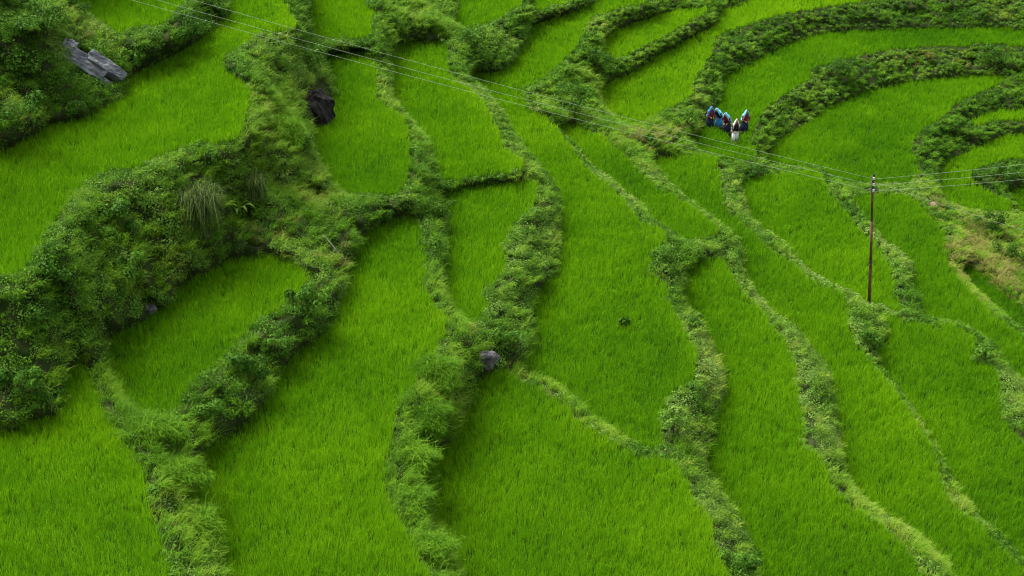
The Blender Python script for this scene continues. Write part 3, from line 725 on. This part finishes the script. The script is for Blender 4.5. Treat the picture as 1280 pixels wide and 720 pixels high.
# ------------------------------------------------------------------ the people
def cloth(name, c1, c2=None): return plain(name, c1, .85, .15, c2, 9)
C_BLUE = cloth('blue_sheet', (.03, .17, .45), (.07, .28, .56)); C_CYAN = cloth('pale_blue_sheet', (.1, .42, .62), (.3, .64, .76))
C_RED = cloth('dark_red_wool', (.2, .015, .03), (.12, .01, .02)); C_MAROON = cloth('maroon_cotton', (.13, .025, .03))
C_NAVY = cloth('navy_cotton', (.012, .015, .04)); C_WHITE = cloth('off_white_cotton', (.62, .62, .55), (.75, .75, .7)); C_PINK = cloth('pinkish_white_shawl', (.75, .5, .5), (.85, .75, .72))
C_BRIGHT = cloth('bright_blue_skirt', (.04, .22, .5)); C_BLACK = cloth('black_cotton', (.015, .015, .018))
def person(u, v, heading, lean, label, hoodm, topm, lowm, lower='skirt', peak=.03, capelen=.05, h=1.56):
    p = W(u, v); k = h / 1.6
    root = tag(empty('person', p, heading), label, 'person', 'people walking along the terrace')
    ax = Vector((0, math.sin(lean), math.cos(lean))); fw = Vector((0, math.cos(lean), -math.sin(lean))); sx = Vector((1, 0, 0))
    pel = Vector((0, -.1 * math.sin(lean), .86))
    def S(t, x=0, y=0): return (pel + ax * t + fw * y + sx * x)
    verts, edges, rad = [], [], []
    def add(c, r_, par=None):
        verts.append(Vector(c) * k); rad.append(r_ * k)
        if par is not None: edges.append((par, len(verts) - 1))
        return len(verts) - 1
    a0 = add(pel, .13); a1 = add(S(.2), .12, a0); a2 = add(S(.4), .13, a1); a3 = add(S(.53), .055, a2)
    hd = S(.6) + Vector((0, .02, .0)); a4 = add(hd, .085, a3); a5 = add(hd + Vector((0, .03, .09)), .1, a4); add(hd + Vector((0, .02, .17)), .07, a5)
    add(hd + Vector((0, .135, .06)), .02, a5)                    # nose
    for s in (-1, 1): add(hd + Vector((s * .105, .02, .07)), .018, a5)   # ears
    for s in (-1, 1):
        st = .1 * s
        h_ = add((s * .09, pel.y, .8), .1, a0); kn = add((s * .1, st + .06, .45), .062, h_); an = add((s * .1, st - .03, .08), .038, kn); add((s * .11, st + .15, .035), .035, an)
        sh = add(S(.44, s * .18), .06, a2); el = add(S(.2, s * .25, .1), .042, sh); wr_ = add(S(.14, s * .12, .3), .028, el); pa = add(S(.15, s * .08, .37), .034, wr_)
        for f, (fx, fy) in enumerate([(.03, .07), (.012, .085), (-.006, .08), (-.022, .065)]):
            f1 = add(S(.17, s * (.07 + fx), .37 + fy * .6), .009, pa); add(S(.15, s * (.06 + fx), .37 + fy), .008, f1)
        t1 = add(S(.19, s * .05, .36), .011, pa); add(S(.21, s * .03, .385), .009, t1)
    me = bpy.data.meshes.new('body'); me.from_pydata([tuple(c) for c in verts], edges, [])
    body = bpy.data.objects.new('body', me); COL.objects.link(body); body.parent = root
    sk = body.modifiers.new('skin', 'SKIN'); me.materials.append(M_SKIN)
    if not me.skin_vertices: 
        bpy.context.view_layer.objects.active = body
    for i, r_ in enumerate(rad): me.skin_vertices[0].data[i].radius = (r_, r_)
    me.skin_vertices[0].data[0].use_root = True
    ss = body.modifiers.new('subsurf', 'SUBSURF'); ss.levels = ss.render_levels = 2
    def loft(name, rings, m, a0_=0, a1_=2 * math.pi, seg=20, thick=.008):
        bm = bmesh.new(); full = a1_ - a0_ > 6.2; n_ = seg if full else seg + 1; rr = []
        for c, X, Y, rx, ry in rings:
            rr.append([bm.verts.new((Vector(c) + X * rx * math.cos(t) * (1 + .05 * math.sin(5 * t + c[2] * 9)) + Y * ry * math.sin(t) * (1 + .05 * math.sin(4 * t + c[2] * 7))) * k) for t in [a0_ + (a1_ - a0_) * j / seg for j in range(n_)]])
        for q0_, q1_ in zip(rr, rr[1:]):
            for j in range(seg): bm.faces.new((q0_[j], q0_[(j + 1) % n_], q1_[(j + 1) % n_], q1_[j]))
        o_ = bm_obj(name, bm, m, root, True)
        so_ = o_.modifiers.new('cloth', 'SOLIDIFY'); so_.thickness = thick; so_.offset = 1
        return o_
    loft('tunic', [(S(-.12), sx, fw, .2, .17), (S(.0), sx, fw, .185, .155), (S(.2), sx, fw, .175, .15), (S(.38), sx, fw, .205, .155), (S(.46), sx, fw, .16, .12), (S(.52), sx, fw, .08, .075)], topm)
    for s in (-1, 1):
        bm = bmesh.new(); tube(bm, [S(.44, s * .15) * k, S(.32, s * .22, .05) * k, S(.2, s * .255, .1) * k, S(.145, s * .14, .28) * k], [.085 * k, .075 * k, .068 * k, .05 * k], 10, False)
        bm_obj('sleeve', bm, topm, root, True)
    if lower == 'skirt':
        loft('skirt', [(S(.02), sx, fw, .175, .15), ((0, -.02, .78), sx, Vector((0, 1, 0)), .21, .19), ((0, 0, .5), sx, Vector((0, 1, 0)), .245, .24), ((0, .02, .2), sx, Vector((0, 1, 0)), .27, .27)], lowm)
    else:
        loft('waistband', [(S(.03), sx, fw, .175, .15), ((0, -.02, .74), sx, Vector((0, 1, 0)), .2, .16)], lowm)
        for s in (-1, 1):
            Yv = Vector((0, 1, 0)); st = .1 * s
            loft('trouser_leg', [((s * .095, -.01, .8), sx, Yv, .115, .13), ((s * .11, st * .6 + .05, .46), sx, Yv, .115, .11), ((s * .115, st - .02, .14), sx, Yv, .1, .1)], lowm, seg=14)
    # rain sheet / shawl: over the head and down the back, open in front
    A0, A1 = math.pi * .74, math.pi * 2.26
    top = hd + Vector((0, .01, .2 + peak)); Y = Vector((0, 1, 0))
    loft('hood_sheet', [(top, sx, Y, .012, .012), (hd + Vector((0, .0, .17)), sx, Y, .085, .085), (hd + Vector((0, .01, .1)), sx, Y, .135, .14), (hd + Vector((0, .0, .0)), sx, Y, .145, .15),
                        (S(.44), sx, fw, .235, .2), (S(.25), sx, fw, .25, .22), (S(.08), sx, fw, .26, .23), (S(-.1 - capelen), sx, fw, .27, .25)], hoodm, A0, A1)
    bm = bmesh.new(); bmesh.ops.create_uvsphere(bm, u_segments=14, v_segments=8, radius=.108 * k)
    for q_ in list(bm.verts):
        if q_.co.y > .05 * k and q_.co.z < .06 * k: bm.verts.remove(q_)
    for q_ in bm.verts: q_.co += (hd + Vector((0, .012, .095))) * k
    bm_obj('hair', bm, M_HAIR, root, True)
    for s in (-1, 1):
        bm = bmesh.new(); bmesh.ops.create_uvsphere(bm, u_segments=8, v_segments=6, radius=.014 * k)
        for q_ in bm.verts: q_.co += (hd + Vector((s * .038, .125, .085))) * k
        bm_obj('eye', bm, M_HAIR, root, True)
    bm = bmesh.new(); boxm(bm, (hd + Vector((0, .117, .02))) * k, (.05 * k, .012, .012)); bm_obj('mouth', bm, C_MAROON, root)
    return root
person(887, 161, math.pi + .25, .25, 'person in a blue hood sheet and maroon top, walking apart behind the others', C_BLUE, C_MAROON, C_NAVY, 'skirt', .04, -.2, 1.6)
person(898, 160, math.pi - .6, .75, 'stooping person in a turquoise rain sheet and bright blue skirt', C_CYAN, C_NAVY, C_BRIGHT, 'skirt', .02, .1, 1.62)
person(908, 167, math.pi - .5, .7, 'person in a dark red top stooping under a pale blue sheet in the middle', C_CYAN, C_RED, C_NAVY, 'skirt', .02, .05, 1.68)
person(930, 166, math.pi + .3, .3, 'person in a dark red top and pale turquoise hood, nearest the lower bank', C_CYAN, C_RED, C_NAVY, 'skirt', .07, -.2, 1.62)
person(918, 179, math.pi + .1, .3, 'person in white trousers and a pinkish white shawl, leading the group', C_PINK, C_BLACK, C_WHITE, 'trousers', .1, -.05, 1.66)
